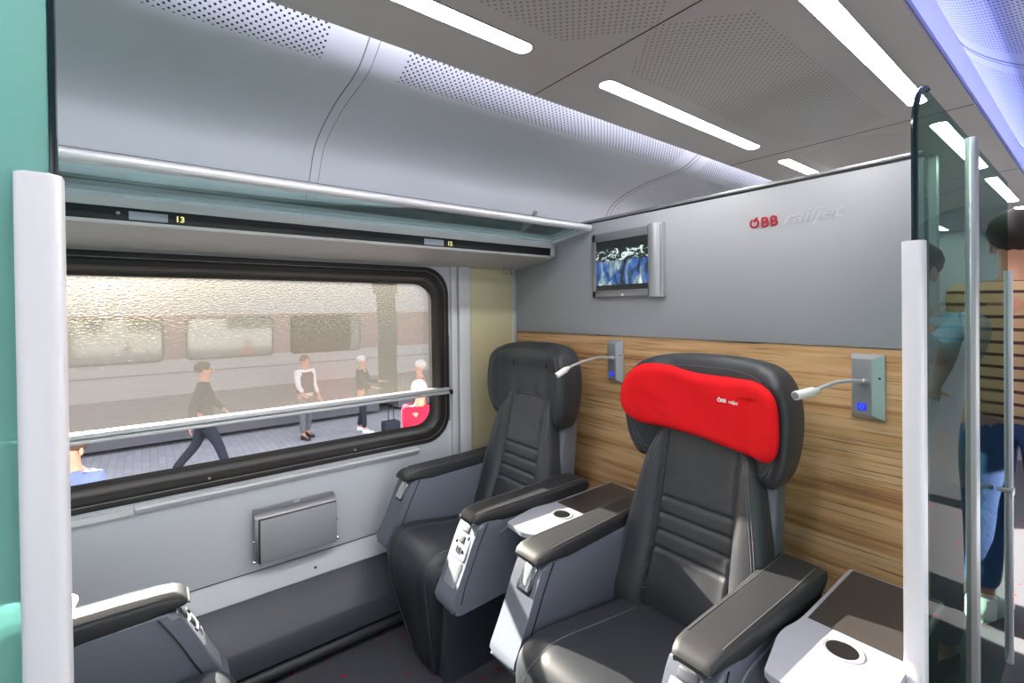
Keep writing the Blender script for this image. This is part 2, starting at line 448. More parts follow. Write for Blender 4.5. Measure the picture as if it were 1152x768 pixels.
# blue cove lamps above the board edges
for x in (CX0+.05,CX1-.05):
    bm=NB(); rbox(bm,x-.02,x+.02,YA+.1,YB-.1,CZ+.05,CZ+.075,.004); o=obj('cove_light',bm,palem if x<1.5 else bluem,base=(x,2.4,CZ+.05))
    setprops(o,'%s edge of the ceiling board'%('pale bluish light strip above the window-side' if x<1.5 else 'deep blue light strip above the aisle-side'),'light')
k=0
for (x0,x1),side in zip(LX,('window-side','aisle-side')):
    for j,(y0,y1) in enumerate(LY):
        c=((x0+x1)/2,(y0+y1)/2)
        names=['behind the camera','nearest','second','third','fourth','farthest']
        t=thing('ceiling_light',(c[0],c[1],CZ),'%s lit white strip light in the %s row of the ceiling'%(['hindmost','first','second','third','fourth','farthest'][j],side),'light','strip lights in the ceiling board')
        r=(x1-x0)/2*.98; out=[]
        for k in range(13): a=PI*k/12; out.append((c[0]+r*math.cos(a),y1-r+r*math.sin(a)))
        for k in range(13): a=PI+PI*k/12; out.append((c[0]+r*math.cos(a),y0+r+r*math.sin(a)))
        bm=NB(); prism(bm,out,'z',CZ-.002,CZ+.004); obj('diffuser',bm,stripm,t)
        bm=NB(); tube(bm,[(p[0]+(p[0]-c[0])*.06,p[1],CZ-.001) for p in out],.0022,5,closed=True); obj('frame',bm,alumd,t)

# ------------------------------------------------------------------ window
w=thing('window_1',(0,.36,WZ0),None,None,kind='structure')
def frame_loft(specs):
    bm=NB(); loft(bm,[[(x,p[0],p[1]) for p in rrect(WY0+i,WY1-i,WZ0+i,WZ1-i,r,10)] for x,i,r in specs],caps=False); return bm
obj('window_frame',frame_loft([(-.02,-.004,.15),(.010,-.004,.15),(.013,.004,.148),(.011,.016,.14),(.006,.020,.138),(.006,.026,.134),(.010,.030,.13),(.010,.052,.12),(.004,.058,.115),(-.02,.062,.11),(-.055,.074,.10),(-.06,.09,.09)]),rubber,w)
bm=NB(); tube(bm,[(.0125,p[0],p[1]) for p in rrect(WY0+.020,WY1-.020,WZ0+.02,WZ1-.02,.138,10)],.0016,5,closed=True); obj('window_bead',bm,alumd,w)
bm=NB(); g=rrect(WY0+.07,WY1-.07,WZ0+.07,WZ1-.07,.10,10); bm.faces.new([bm.verts.new((-.052,p[0],p[1])) for p in g]); obj('pane',bm,winglass,w,smooth=False)
for y in (.20,.83):
    bm=NB(); cyl(bm,(.006,y,.738),.005,(1,0,0),.010,10); rbox(bm,-.01,.006,y+.004,y+.030,.746,.754,.002); obj('catch',bm,alumd,w)
# other windows of the coach body
def plain_window(name,x,sgn,pts):
    t=thing(name,(x,sum(p[0] for p in pts)/len(pts),WZ0),None,None,kind='structure')
    cy=sum(p[0] for p in pts)/len(pts); cz=sum(p[1] for p in pts)/len(pts)
    def sc(f): return [(cy+(p[0]-cy)*f,cz+(p[1]-cz)*f) for p in pts]
    bm=NB(); loft(bm,[[(x-sgn*.012,*p) for p in sc(1.01)],[(x-sgn*.014,*p) for p in sc(1.0)],[(x-sgn*.01,*p) for p in sc(.93)],[(x+sgn*.06,*p) for p in sc(.90)]],caps=False); obj('window_frame',bm,rubber,t)
    bm=NB(); bm.faces.new([bm.verts.new((x+sgn*.05,*p)) for p in sc(.93)]); obj('pane',bm,winglass,t,smooth=False)
plain_window('window_2',0,-1,hole2); 
for i,h in enumerate(hr): plain_window('window_%d'%(i+4),XR,1,h)
plain_window('window_3',0,-1,hole3)
# roller blind with bottom rail
t=thing('roller_blind',(.0,.36,1.69),'sheer grey roller blind drawn half down inside the big window','blind')
bm=NB(); bm.faces.new([bm.verts.new((-.03,y,z)) for y,z in ((WY0+.03,.985),(WY1-.03,.985),(WY1-.03,1.66),(WY0+.03,1.66))]); obj('fabric',bm,blind,t,smooth=False)
bm=NB(); rbox(bm,-.038,.034,WY0-.01,1.392,.962,.976,.005,3); rbox(bm,-.034,.022,WY0-.01,1.385,.978,.998,.006,3); obj('bottom_rail',bm,alum,t)
bm=NB(); rbox(bm,.018,.040,1.380,1.400,.960,.985,.004); obj('end_cap',bm,blackp,t)
bm=NB(); rbox(bm,.0,.006,1.391,1.397,.80,1.30,.001); o=obj('guide_rail',bm,alumd,base=(0,1.394,.8)); setprops(o,'thin grey vertical guide strip right of the window','rail')
# ledge
bm=NB(); prism(bm,[(0,.682),(.022,.680),(.028,.672),(.024,.664),(.012,.650),(.004,.645),(0,.645)],'y',-.05,1.188); prism(bm,[(0,.682),(.020,.678),(.020,.655),(0,.655)],'y',YA+1.2,-.055)
o=obj('window_ledge',bm,wallw,base=(0,.5,.645)); setprops(o,'long narrow pale ledge strip on the wall just below the window','ledge')

# ------------------------------------------------------------------ wall mounted folding table box
t=thing('folding_wall_table',(.0,.54,.32),'silver grey folded table box on the wall below the window','folding table')
bm=NB(); prism(bm,roundpoly([(.0,.325),(.055,.325),(.065,.335),(.065,.525),(.035,.552),(.0,.554)],.008,3),'y',.362,.716,.006,2); obj('housing',bm,alumd,t)
bm=NB(); rbox(bm,.062,.068,.376,.714,.326,.524,.001); obj('gap',bm,blackp,t)
bm=NB(); rbox(bm,.066,.078,.381,.711,.331,.521,.0025,2); obj('tabletop',bm,mat('grey_tray_lid',srgb(166,168,172),.5,metal=.1),t)
bm=NB(); cyl(bm,(.030,.535,.550),.010,(.35,0,1),.007,14); rbox(bm,.024,.040,.540,.560,.552,.559,.002); obj('latch',bm,glint,t)
for y in (.360,.717):
    bm=NB(); cyl(bm,(.055,y-.006,.338),.010,(0,1,0),.012,12); obj('hinge',bm,glint,t)
    bm=NB(); cyl(bm,(.055,y-.005,.43),.006,(0,1,0),.01,10); obj('hinge_pin',bm,glint,t)

# ------------------------------------------------------------------ luggage rack
RX=.395
t=thing('luggage_rack',(.2,.9,1.69),'long overhead luggage rack with glass shelf front above the window','luggage rack')
RY1=1.885
bm=NB(); prism(bm,[(0,1.700),(RX-.01,1.742),(RX,1.745),(RX,1.756),(RX-.008,1.757),(RX-.008,1.80),(0,1.80)],'y',YA,RY1); obj('rack_underside',bm,rackg,t)
bm=NB(); prism(bm,[(RX-.012,1.800),(RX+.004,1.800),(RX+.006,1.832),(RX-.03,1.836),(0,1.836),(0,1.802)],'y',YA,RY1); rbox(bm,RX-.004,RX+.004,YA,RY1,1.744,1.756,.002); rbox(bm,RX-.006,RX+.004,RY1-.035,RY1,1.744,1.83,.002); obj('rack_profile',bm,rackw,t)
bm=NB(); rbox(bm,RX-.010,RX-.001,YA,RY1-.03,1.757,1.80); obj('number_band',bm,blackp,t)
TX,TZ=.676,1.880
bm=NB(); n=18; A=[];B=[]
gp=[(RX-.02,1.838),(RX+.05,1.842),(RX+.15,1.854),(TX-.012,1.872)]
rows0=[[(p[0],y,p[1]) for p in smoothpoly(gp,4,False)] for y in (YA,RY1-.02)]
rows1=[[(p[0],y,p[1]+.010) for p in smoothpoly(gp,4,False)] for y in (YA,RY1-.02)]
loft(bm,[rows0[0]+rows1[0][::-1],rows0[1]+rows1[1][::-1]]); obj('glass_shelf',bm,shelfg,t)
bm=NB(); tube(bm,[(TX,YA,TZ),(TX,RY1-.005,TZ)],.0185,16); obj('front_tube',bm,alum,t)
bm=NB(); 
for yb in (RY1-.028,):
    prism(bm,[(RX-.01,1.830),(RX+.004,1.822),(TX+.01,1.862),(TX,1.880),(RX+.03,1.842)],'y',yb,yb+.022,.002)
obj('end_bracket',bm,alum,t)
for yb in (1.50,-.33):
    bm=NB(); tube(bm,[(TX-.005,yb,1.925),(TX-.04,yb+.01,1.890),(TX-.10,yb+.03,1.868),(TX-.19,yb+.05,1.868),(TX-.30,yb+.05,1.90),(TX-.42,yb+.05,1.93)],.011,8,4); obj('support_bracket',bm,alumd,t)
def seat_number(y0,num,label):
    b=box('number_plate',tabm,t,RX-.003,RX+.001,y0,y0+.105,1.762,1.790,.001)
    tx=text('seat_number',num,.028,emit('yellow_numeral',(.9,.85,.3),.9),(RX+.0015,y0+.125,1.767),t,rot=(PI/2,0,PI/2),offset=.0006)
seat_number(-.045,'13','a'); seat_number(1.040,'12','b')
bm=NB(); cyl(bm,(RX-.001,-.072,1.780),.006,(1,0,0),.006,10); obj('button',bm,glint,t)
# coat hooks
for y in (1.765,1.825):
    bm=NB(); tube(bm,[(.05,y,1.712),(.05,y,1.685),(.058,y,1.668),(.072,y,1.668),(.078,y,1.68)],.0055,8,3); rbox(bm,.042,.058,y-.008,y+.008,1.700,1.708,.002)
    o=obj('coat_hook',bm,glint,base=(.05,y,1.67)); setprops(o,'small steel coat hook under the rack end, %s partition'%('farther from the' if y<1.8 else 'right next to the'),'hook','coat hooks under the rack')

# ------------------------------------------------------------------ partition fittings
t=thing('wall_television',(.93,1.895,1.505),'small silver framed television showing a bluish picture on the grey partition','television')
tv0,tv1,tz0,tz1=.705,1.128,1.505,1.838
bm=NB(); rbox(bm,tv0,tv1,1.858,1.893,tz0,tz1,.006,3); obj('casing',bm,tvm,t)
bm=NB(); sx=1.062
prism(bm,[(sx,1.86),(sx+.012,1.846),(sx+.03,1.842),(sx+.05,1.846),(tv1+.004,1.868),(tv1+.004,1.893),(sx,1.893)],'z',tz0-.004,tz1+.004); obj('speaker_column',bm,silver,t)
bm=NB(); rbox(bm,tv0+.010,sx-.001,1.852,1.860,tz1-.045,tz1-.002,.003); rbox(bm,tv0+.010,sx-.001,1.852,1.860,tz0+.002,tz0+.035,.003); rbox(bm,tv0+.006,tv0+.034,1.852,1.860,tz0+.002,tz1-.002,.003); obj('bezel',bm,tvm,t)
bm=NB(); rbox(bm,tv0+.03,sx-.002,1.8565,1.8585,tz0+.033,tz1-.043); obj('screen',bm,scr,t)
bm=NB(); cyl(bm,(.915,1.851,tz0+.010),.006,(0,-1,0),.004,10); obj('status_lamp',bm,white,t)
# picture on the screen: dark hall, pale rays, blue figures
b=bsdf(scr); c=objco(scr); mp=N(scr,'ShaderNodeMapping'); L(scr,c,mp.inputs['Vector']); mp.inputs['Location'].default_value=(.02,0,-.13)
sp=N(scr,'ShaderNodeSeparateXYZ'); L(scr,c,sp.inputs[0])
nA=N(scr,'ShaderNodeMapping'); L(scr,c,nA.inputs['Vector']); nA.inputs['Scale'].default_value=(13,1,6)
f1=noise(scr,1.6,nA.outputs[0],4,.6,.8)
col=ramp(scr,f1,[(.36,(.006,.010,.012)),(.44,(.03,.06,.09)),(.48,(.02,.10,.42)),(.53,(.10,.16,.2)),(.58,(.22,.30,.33)),(.68,(.60,.72,.72))])
nB=N(scr,'ShaderNodeMapping'); L(scr,c,nB.inputs['Vector']); nB.inputs['Scale'].default_value=(14,1,22); nB.inputs['Rotation'].default_value=(0,.6,0)
f2=ramp(scr,noise(scr,1.8,nB.outputs[0],3,.6,1.5),[(.50,(.01,.015,.015)),(.60,(.6,.75,.7))])
zz=math_n(scr,'GREATER_THAN',sp.outputs[2],.155)
pic=mixc(scr,zz,col,f2)
m1=math_n(scr,'MULTIPLY',math_n(scr,'GREATER_THAN',sp.outputs[2],.052),math_n(scr,'LESS_THAN',sp.outputs[2],.205))
pic=mixc(scr,m1,(.006,.008,.008),pic)
L(scr,pic,b.inputs['Emission Color']); b.inputs['Emission Strength'].default_value=1.0

def reading_lamp(x0,label,hd):
    t=thing('reading_lamp',(x0+.04,1.90,1.075),label,'lamp','reading lamps on the wood partition')
    x1=x0+.082; z0,z1=1.073,1.285
    bm=NB(); 
    loft(bm,[[(x0-.004,1.899,z0-.002),(x1+.006,1.899,z0-.002),(x1+.006,1.899,z1+.002),(x0-.004,1.899,z1+.002)],[(x0-.004,1.889,z0-.002),(x1+.006,1.889,z0-.002),(x1+.006,1.889,z1+.002),(x0-.004,1.889,z1+.002)],
              [(x0+.002,1.872,z0+.014),(x1-.024,1.868,z0+.014),(x1-.024,1.868,z1-.014),(x0+.002,1.872,z1-.014)]]); obj('housing',bm,silver,t)
    bm=NB(); cyl(bm,(x1-.006,1.8795,1.21),.0035,(.5,-1,0),.004,8); obj('jack',bm,blackp,t)
    b=box('socket',bluel,t,x0+.018,x0+.042,1.868,1.8715,z0+.028,z0+.052,.002)
    bm=NB(); tube(bm,[(x0+.030+.006*math.cos(a),1.867,z0+.040+.006*math.sin(a)) for a in [2*PI*k/12 for k in range(12)]],.0012,4,closed=True); obj('ring',bm,greyp,b)
    bm=NB(); cyl(bm,(x0+.040,1.872,1.195),.011,(-.2,-1,.1),.024,14,.002); obj('swivel',bm,silver,t)
    pts=[(x0+.036,1.852,1.197)]+hd[:-1]
    bm=NB(); tube(bm,pts,.0062,10,6); n_=obj('gooseneck',bm,alum,t)
    a=Vector(hd[-2]); d=(Vector(hd[-1])-a)
    bm=NB(); cyl(bm,a-d*.25,.0075,d,d.length*.3,16,r2=.0125); cyl(bm,a,.0135,d,d.length*.85,18,.002); obj('lamp_head',bm,white,t)
    bm=NB(); cyl(bm,a+d*.84,.010,d,d.length*.03,16); obj('bulb_lens',bm,redp if False else alumd,t)
L1HEAD=[(.840,1.77,1.208),(.846,1.66,1.199),(.856,1.57,1.186),(.862,1.51,1.172),(.843,1.455,1.140)]
reading_lamp(.795,'reading lamp on curved white stalk bending over the leather headrest of the window seat',
   L1HEAD)
reading_lamp(1.858,'reading lamp on curved white stalk pointing at the seat with the red headrest cover',
   [(1.880,1.79,1.206),(1.863,1.72,1.205),(1.851,1.64,1.198),(1.846,1.58,1.192),(1.822,1.49,1.184)])

# lettering
z=1.790; Y=1.8915
t=thing('wall_logo',(1.52,Y,1.77),'small red and pale raised lettering high on the grey partition','sign')
def ring_letter(parent,cx,cz,r,th,m,y):
    bm=NB(); tube(bm,[(cx+r*math.cos(a),y,cz+r*math.sin(a)) for a in [math.radians(95-k*340/24) for k in range(25)]],th,6); 
    tube(bm,[(cx-.001,y,cz+r*.35),(cx+r*.75,y,cz+r*1.5)],th,6); return obj('letter_o',bm,m,parent)
zb=1.760
ring_letter(t,1.534,zb+.0165,.0150,.0042,redp,Y)
def letter_b(x,z0,h,th,m,y,par):
    bm=NB(); w=h*.62
    tube(bm,[(x,y,z0),(x,y,z0+h)],th,6)
    for a,b,ww in ((0,.52,1.),(.52,1.,.86)):
        tube(bm,[(x,y,z0+h*a),(x+w*ww*.55,y,z0+h*a),(x+w*ww*.92,y,z0+h*(a+(b-a)*.2)),(x+w*ww,y,z0+h*(a+b)/2),(x+w*ww*.92,y,z0+h*(b-(b-a)*.2)),(x+w*ww*.55,y,z0+h*b),(x,y,z0+h*b)],th,6,3)
    return obj('letter_b',bm,m,par)
for xb in (1.564,1.597): letter_b(xb,1.760,.033,.0042,redp,Y,t)
text('letters_railjet','railjet',.066,greyp,(1.637,Y,zb-.001),t,shear=.35,offset=.0004,sx=1.25)

# ------------------------------------------------------------------ seats (built in place around x=1.475)
CXS=1.475
def gauss(d,w): return math.exp(-(d/w)**2)
def make_seat(label,group):
    t=thing('train_seat',(CXS,1.2,-.15),label,'seat',group)
    X=lambda d:CXS+d
    # base pedestal
    bm=NB()
    rings=[]
    for z,hx,y0,y1 in ((-.15,.175,.985,1.62),(-.02,.185,.965,1.62),(.16,.215,.945,1.62),(.29,.235,.935,1.62)):
        rings.append([(X(a),b,z) for a,b in roundpoly([(-hx,y0),(hx,y0),(hx,y1),(-hx,y1)],.03,3)])
    loft(bm,rings); obj('base',bm,dplast,t)
    # cushion + leg rest: one upholstered body along a side path
    path=[(1.44,.345,.240),(1.30,.362,.240),(1.15,.385,.238),(1.02,.405,.235),(.945,.400,.234),(.902,.365,.232),(.885,.30,.228),(.892,.20,.215),(.915,.08,.185),(.940,-.02,.155),(.958,-.10,.125),(.962,-.135,.105)]
    P=smoothpoly([(a,b,c) for a,b,c in path],5,False)
    bm=NB(); rings=[]
    for i,p in enumerate(P):
        q=P[min(i+1,len(P)-1)]-P[max(i-1,0)]; q=Vector((q[0],q[1])).normalized(); nrm=Vector((q[1],-q[0]))  # outward
        if nrm.y<0 and i<20: nrm=-nrm
        if i>=20: nrm=nrm if nrm.x<0 else -nrm
        hw=p[2]; th=.085 if i<24 else .06; r=.030; ring=[]
        end=1.0-.6*max(0,(i-len(P)+3)/3)
        sec=roundpoly([(-hw,0),(hw,0),(hw,-th),(-hw,-th)],[r,r,.012,.012],5)
        # subdivide the top for crown & seams
        top=[]
        for a,b in sec: top.append((a,b))
        ex=[(-hw+r+(2*hw-2*r)*k/24,0) for k in range(1,24)]
        k0=len(roundpoly([(-hw,0),(hw,0),(hw,-th),(-hw,-th)],[r,r,.012,.012],5))
        full=sec[:6]+ex+sec[6:]
        for a,b in full:
            cr=0
            if b>-.001:
                cr=.010*(1-(a/hw)**2)-.006*gauss(abs(a)-hw*.62,.010)
            d=(b+cr)*end
            ring.append((X(a),p[0]+nrm.x*d,p[1]+nrm.y*d))
        rings.append(ring)
    loft(bm,rings); cu=obj('cushion',bm,leather,t)
    # seams on the cushion (stitching follows the bolsters and swings out on the leg rest)
    for s in (-1,1):
        bm=NB(); pts=[]
        for i in range(2,len(P),2):
            p=P[i]; hw=p[2]; q=P[min(i+1,len(P)-1)]-P[max(i-1,0)]; q=Vector((q[0],q[1])).normalized(); nrm=Vector((q[1],-q[0]))
            if nrm.y<0 and i<20: nrm=-nrm
            if i>=20: nrm=nrm if nrm.x<0 else -nrm
            a=s*hw*.62 if i<22 else s*hw*(.62+.26*min(1,(i-22)/12))
            pts.append((X(a),p[0]+nrm.x*.0035,p[1]+nrm.y*.0035))
        tube(bm,pts,.0016,5); obj('stitching',bm,stitch,cu)
    # backrest
    def lean(z): return 1.455+(z-.33)*.235
    zs=[(.30,.290),(.40,.288),(.55,.274),(.70,.252),(.85,.222),(.95,.192),(1.02,.168),(1.07,.125),(1.092,.06)]
    out=[(-h,z) for z,h in zs]+[(0,1.096)]+[(h,z) for z,h in reversed(zs)]
    out=[(p[0],p[1]) for p in smoothpoly(out,5,True)]
    dense=[]; NRB=70
    for i,p in enumerate(out):
        q=out[(i+1)%len(out)]; m_=max(1,int(math.hypot(p[0]-q[0],p[1]-q[1])/.010))
        for k in range(m_): dense.append((p[0]+(q[0]-p[0])*k/m_,p[1]+(q[1]-p[1])*k/m_))
    def seam_x(z): return .152-.012*(z-.3)/.6 if z<.9 else .144-.30*(z-.9)**1.5
    def fr(a,z):
        sx=seam_x(z); d=abs(a)-sx
        bol=-.050*(1/(1+math.exp(-(d-.012)/.012)))*(1-max(0,(z-.90)/.2))
        y=lean(z)-.004*math.cos(a*6)+bol
        y+=.012*gauss(d,.007)
        if abs(a)<sx:
            for zz in (.55,.61,.67,.73): y+=.0065*gauss(z-zz,.0075)
            y-=.012*math.exp(-((z-.45)/.10)**2)
        y-=.010*gauss(z-.40,.08)
        return y
    # dense grid version of the pad so the seams read
    bm=NB(); nr=70
    puff(bm,dense,(0,.66),fr,lambda a,z:lean(z)+.085,.05,lambda a,b,d:(X(a),d,b),nr,.86); obj('backrest',bm,leather2,t)
    for s in (-1,1):
        bm=NB(); tube(bm,[(X(s*(h-.022)),fr(h-.022,z)+.0006,z) for z,h in zs[1:6]],.0016,5,4); obj('stitching',bm,stitch,t)
        bm=NB(); tube(bm,[(X(s*(h-.031)),fr(h-.031,z)-.0002,z) for z,h in zs[1:6]],.0014,5,4); obj('stitching',bm,stitch,t)
    # back shell
    bm=NB(); rings=[]
    for z,h,y0,y1 in ((.24,.26,1.50,1.64),(.6,.262,1.56,1.70),(.95,.250,1.63,1.755),(1.12,.23,1.68,1.775)):
        rings.append([(X(a),b,z) for a,b in roundpoly([(-h,y0),(h,y0),(h-.02,y1),(-h+.02,y1)],.025,3)])
    loft(bm,rings); obj('back_shell',bm,plast,t)
    # headrest: rounded cap with two drooping wings
    ho=[(-.315,1.06),(-.300,1.17),(-.245,1.242),(-.13,1.268),(0,1.272),(.13,1.268),(.245,1.242),(.300,1.17),(.315,1.06),(.300,.94),(.262,.862),(.215,.862),(.185,.92),(.12,.97),(0,.98),(-.12,.97),(-.185,.92),(-.215,.862),(-.262,.862),(-.300,.94)]
    ho=[(p[0],p[1]) for p in smoothpoly(ho,7,True)]
    def hf(a,z): 
        k=max(0,abs(a)-.12)/.19
        return 1.605+.06*(z-1.0)-.085*min(1.3,k)**1.6-.018*math.exp(-((z-1.20)/.05)**2)+.006*gauss(abs(a)-.235,.008)
    bm=NB(); puff(bm,ho,(0,1.07),hf,lambda a,z:1.715-.04*abs(a)+.05*(z-1),.045,lambda a,b,d:(X(a),d,b),26,.84); hd=obj('headrest',bm,leather,t)
    for off in (.030,.040):
        bm=NB(); pp=[]
        for p in ho:
            a=p[0]*(1-off/.31); b=1.07+(p[1]-1.07)*(1-off/.2)
            if p[1]>.93 or abs(p[0])>.2: pp.append((X(a),hf(a,b)-.0005+ (.004 if off<.035 else 0),b))
        tube(bm,pp,.0013,4,closed=True); obj('stitching',bm,stitch,hd)
    # two small slots for the cover straps
    for sa in (-.135,.135):
        bm=NB(); y_=hf(sa,1.165); rbox(bm,X(sa-.005),X(sa+.005),y_-.002,y_+.006,1.145,1.185,.001); obj('strap_slot',bm,blackp,hd)
    # arms
    prof=[(1.035,.592),(1.012,.56),(.985,.505),(.955,.435),(.925,.375),(.898,.325),(.893,.300),(.905,.280),(.94,.268),(1.20,.278),(1.58,.30),(1.64,.36),(1.655,.50),(1.655,.592)]
    prof=roundpoly(prof,.02,3)
    for s in (-1,1):
        def warp(c,s=s):
            d=(c.x-CXS)*s
            if d<.30: # inner skin opens towards the rear
                k=max(0,min(1,(c.y-1.0)/.5)); c=Vector((c.x+s*.025*k,c.y,c.z))
            k=max(0,(.592-c.z)/.32); # slight tuck at the bottom
            c=Vector((c.x,c.y+.0,c.z)); return c
        bm=NB(); prism(bm,prof,'x',X(s*.238),X(s*.368),.022,4,warp); arm=obj('arm',bm,plast,t)
        # inner edge groove line following the front
        bm=NB(); g=[(X(s*.2375),y+.040,z) for y,z in ((1.035,.59),(1.012,.55),(.985,.50),(.955,.435),(.925,.375),(.905,.325))]; tube(bm,g,.0022,5,4)
        obj('groove',bm,blackp,arm); bm=NB(); g=[(X(s*.3695),y+.035,z) for y,z in ((1.035,.59),(1.012,.55),(.985,.50),(.955,.435),(.925,.375),(.905,.31))]; tube(bm,g,.0022,5,4); obj('groove',bm,blackp,arm)
        # scooped relief on the outer side
        bm=NB(); tube(bm,[(X(s*.369),y,z) for y,z in ((1.13,.530),(1.16,.542),(1.22,.550),(1.32,.556),(1.60,.572))],.0045,6,5); obj('relief',bm,plast,arm)
        # pad
        bm=NB(); rings=[]
        Yp=[(.998,.010),(1.003,.024),(1.015,.036),(1.035,.044),(1.07,.047),(1.15,.049),(1.3,.050),(1.45,.052),(1.56,.056),(1.615,.056),(1.64,.050),(1.652,.036),(1.657,.02)]
        for y,h in Yp:
            z0=.592-(.016 if 1.1<y<1.62 else 0)*(1 if s>0 else .6); zt=.598+h-.012
            f=h/.05; hw=(.060+.012*max(0,min(1,(y-1.05)/.45)) if s>0 else .070)*min(1,.62+.38*f); cx=.308 if s>0 else .303; 
            if s>0 and y>1.3: hw+=.006*min(1,(y-1.3)/.2)
            sec=roundpoly([(-hw,z0+(.048-min(h,.048))*.4),(hw,z0+(.048-min(h,.048))*.4),(hw,zt-.006),(hw*.72,zt),(-hw*.72,zt),(-hw,zt-.006)],.014,3)
            kk=max(0,min(1,(y-1.05)/.5))
            rings.append([(X(s*cx+a+((.012 if s>0 else .030)*kk*s if a*s<0 else 0)),y,b) for a,b in sec])
        loft(bm,rings); pad=obj('armrest_pad',bm,padl,t)
        for sx_,dz in ((-.056,.004),(.056,.004)):
            q_=lambda y:(.060+.012*max(0,min(1,(y-1.05)/.45)) if s>0 else .070)*.76
            bm=NB(); tube(bm,[(X(s*(.308 if s>0 else .303)+math.copysign(q_(y),sx_)+((.012 if s>0 else .030)*max(0,min(1,(y-1.05)/.5))*s if sx_*s<0 else 0)),y,.598+h-.012-.0003) for y,h in Yp[4:-3]],.0014,5,2); obj('stitching',bm,stitch,pad)
        # front fittings on the sloping nose
        NP=smoothpoly([(1.040,.600),(1.028,.575),(1.008,.545),(.983,.500),(.953,.433),(.924,.372),(.902,.325),(.890,.30)],6,False)
        arc=[0]
        for a_,b_ in zip(NP,NP[1:]): arc.append(arc[-1]+(b_-a_).length)
        def nose(k):
            for i_ in range(len(arc)-1):
                if arc[i_+1]>=k: break
            f_=(k-arc[i_])/(arc[i_+1]-arc[i_]); q=NP[i_].lerp(NP[i_+1],f_); tdir=(NP[i_+1]-NP[i_]).normalized(); return q,Vector((tdir.y,-tdir.x))
        def plate(name,m,u0,u1,k0,k1,o0,o1,par,r_=.004):
            n_=8; bm=NB(); rings=[]
            for i_ in range(n_+1):
                k=k0+(k1-k0)*i_/n_; q,nn_=nose(k)
                e_=r_ if i_ in (0,n_) else 0
                rings.append([(X(s*.303+u),q.x+nn_.x*o,q.y+nn_.y*o) for u,o in ((u0+e_,o0),(u1-e_,o0),(u1-e_,o1-.001),(u1-e_-.002,o1),(u0+e_+.002,o1),(u0+e_,o1-.001))])
            loft(bm,rings); return obj(name,bm,m,par)
        if s<0:
            rc=plate('lever_recess',blackp,-.028,.046,.022,.118,-.006,.0015,arm)
            plate('release_lever',glint,-.018,.042,.028,.108,-.002,.009,arm)
        else:
            cp=plate('control_panel',postw,-.048,.048,.018,.160,-.004,.003,arm)
            for kk,w_,mm in ((.048,.026,dplast),(.090,.020,dplast),(.130,.016,glint)):
                plate('seat_switch',mm,-.006-w_,-.006+w_,kk-.014,kk+.014,.001,.007,cp)
            plate('switch_rocker',blackp,.026,.038,.068,.084,.001,.006,cp); plate('switch_rocker',blackp,-.040,-.030,.100,.114,.001,.006,cp); plate('switch_rocker',blackp,.018,.030,.124,.138,.001,.006,cp)
            plate('front_cover',silver,-.040,.046,.168,.262,-.008,.0015,arm)
    return t
seatG='grey shelled leather seats in the compartment'
seat=make_seat('leather seat wearing the red headrest cover, beside the glass screen',seatG)
def copy_tree(o,parent=None):
    c=o.copy(); COL.objects.link(c); c.parent=parent
    for ch in list(o.children): copy_tree(ch,c)
    return c
s1=copy_tree(seat); s1.location=T(.485,1.2,-.15); s1['label']='leather window seat with bare black headrest and hanging leg rest'
s3=copy_tree(seat); s3.location=T(.995,-.115,-.15); s3.rotation_euler=(0,0,PI); s3['label']='seat at the bottom left facing away, only its sunlit arm showing'

# headrest cover on the middle seat
t=thing('headrest_cover',(1.475,1.50,.98),'bright red fabric cover with small white lettering on the headrest','headrest cover')
po=[(-.300,1.085),(-.285,1.165),(-.225,1.225),(-.13,1.232),(0,1.212),(.13,1.208),(.225,1.205),(.285,1.165),(.300,1.085),(.292,.995),(.245,.955),(.13,.965),(0,.985),(-.13,.990),(-.235,1.000),(-.285,1.035)]
po=[(p[0],p[1]) for p in smoothpoly(po,8,True)]
def pf(a,z):
    k=max(0,abs(a)-.10)/.2
    return 1.535-.055*min(1.5,k)**1.6+.012*gauss(a-.2,.03)*(z<1.15)+.004*math.sin(a*23+z*30)*gauss(abs(a)-.1,.12)
bm=NB(); puff(bm,po,(0,1.09),pf,lambda a,z:pf(a,z)+.062,.035,lambda a,b,d:(1.475+a,d,b),26,.72); cov=obj('cover',bm,red,t)
text('letters','ÖBB',.0170,white,(1.572,pf(.11,1.14)-.0035,1.128),t,rot=(PI/2,0,-.08),offset=.0003)
text('letters','railjet',.0170,white,(1.611,pf(.15,1.14)-.0035,1.128),t,rot=(PI/2,0,-.30),shear=.3,offset=.0001)

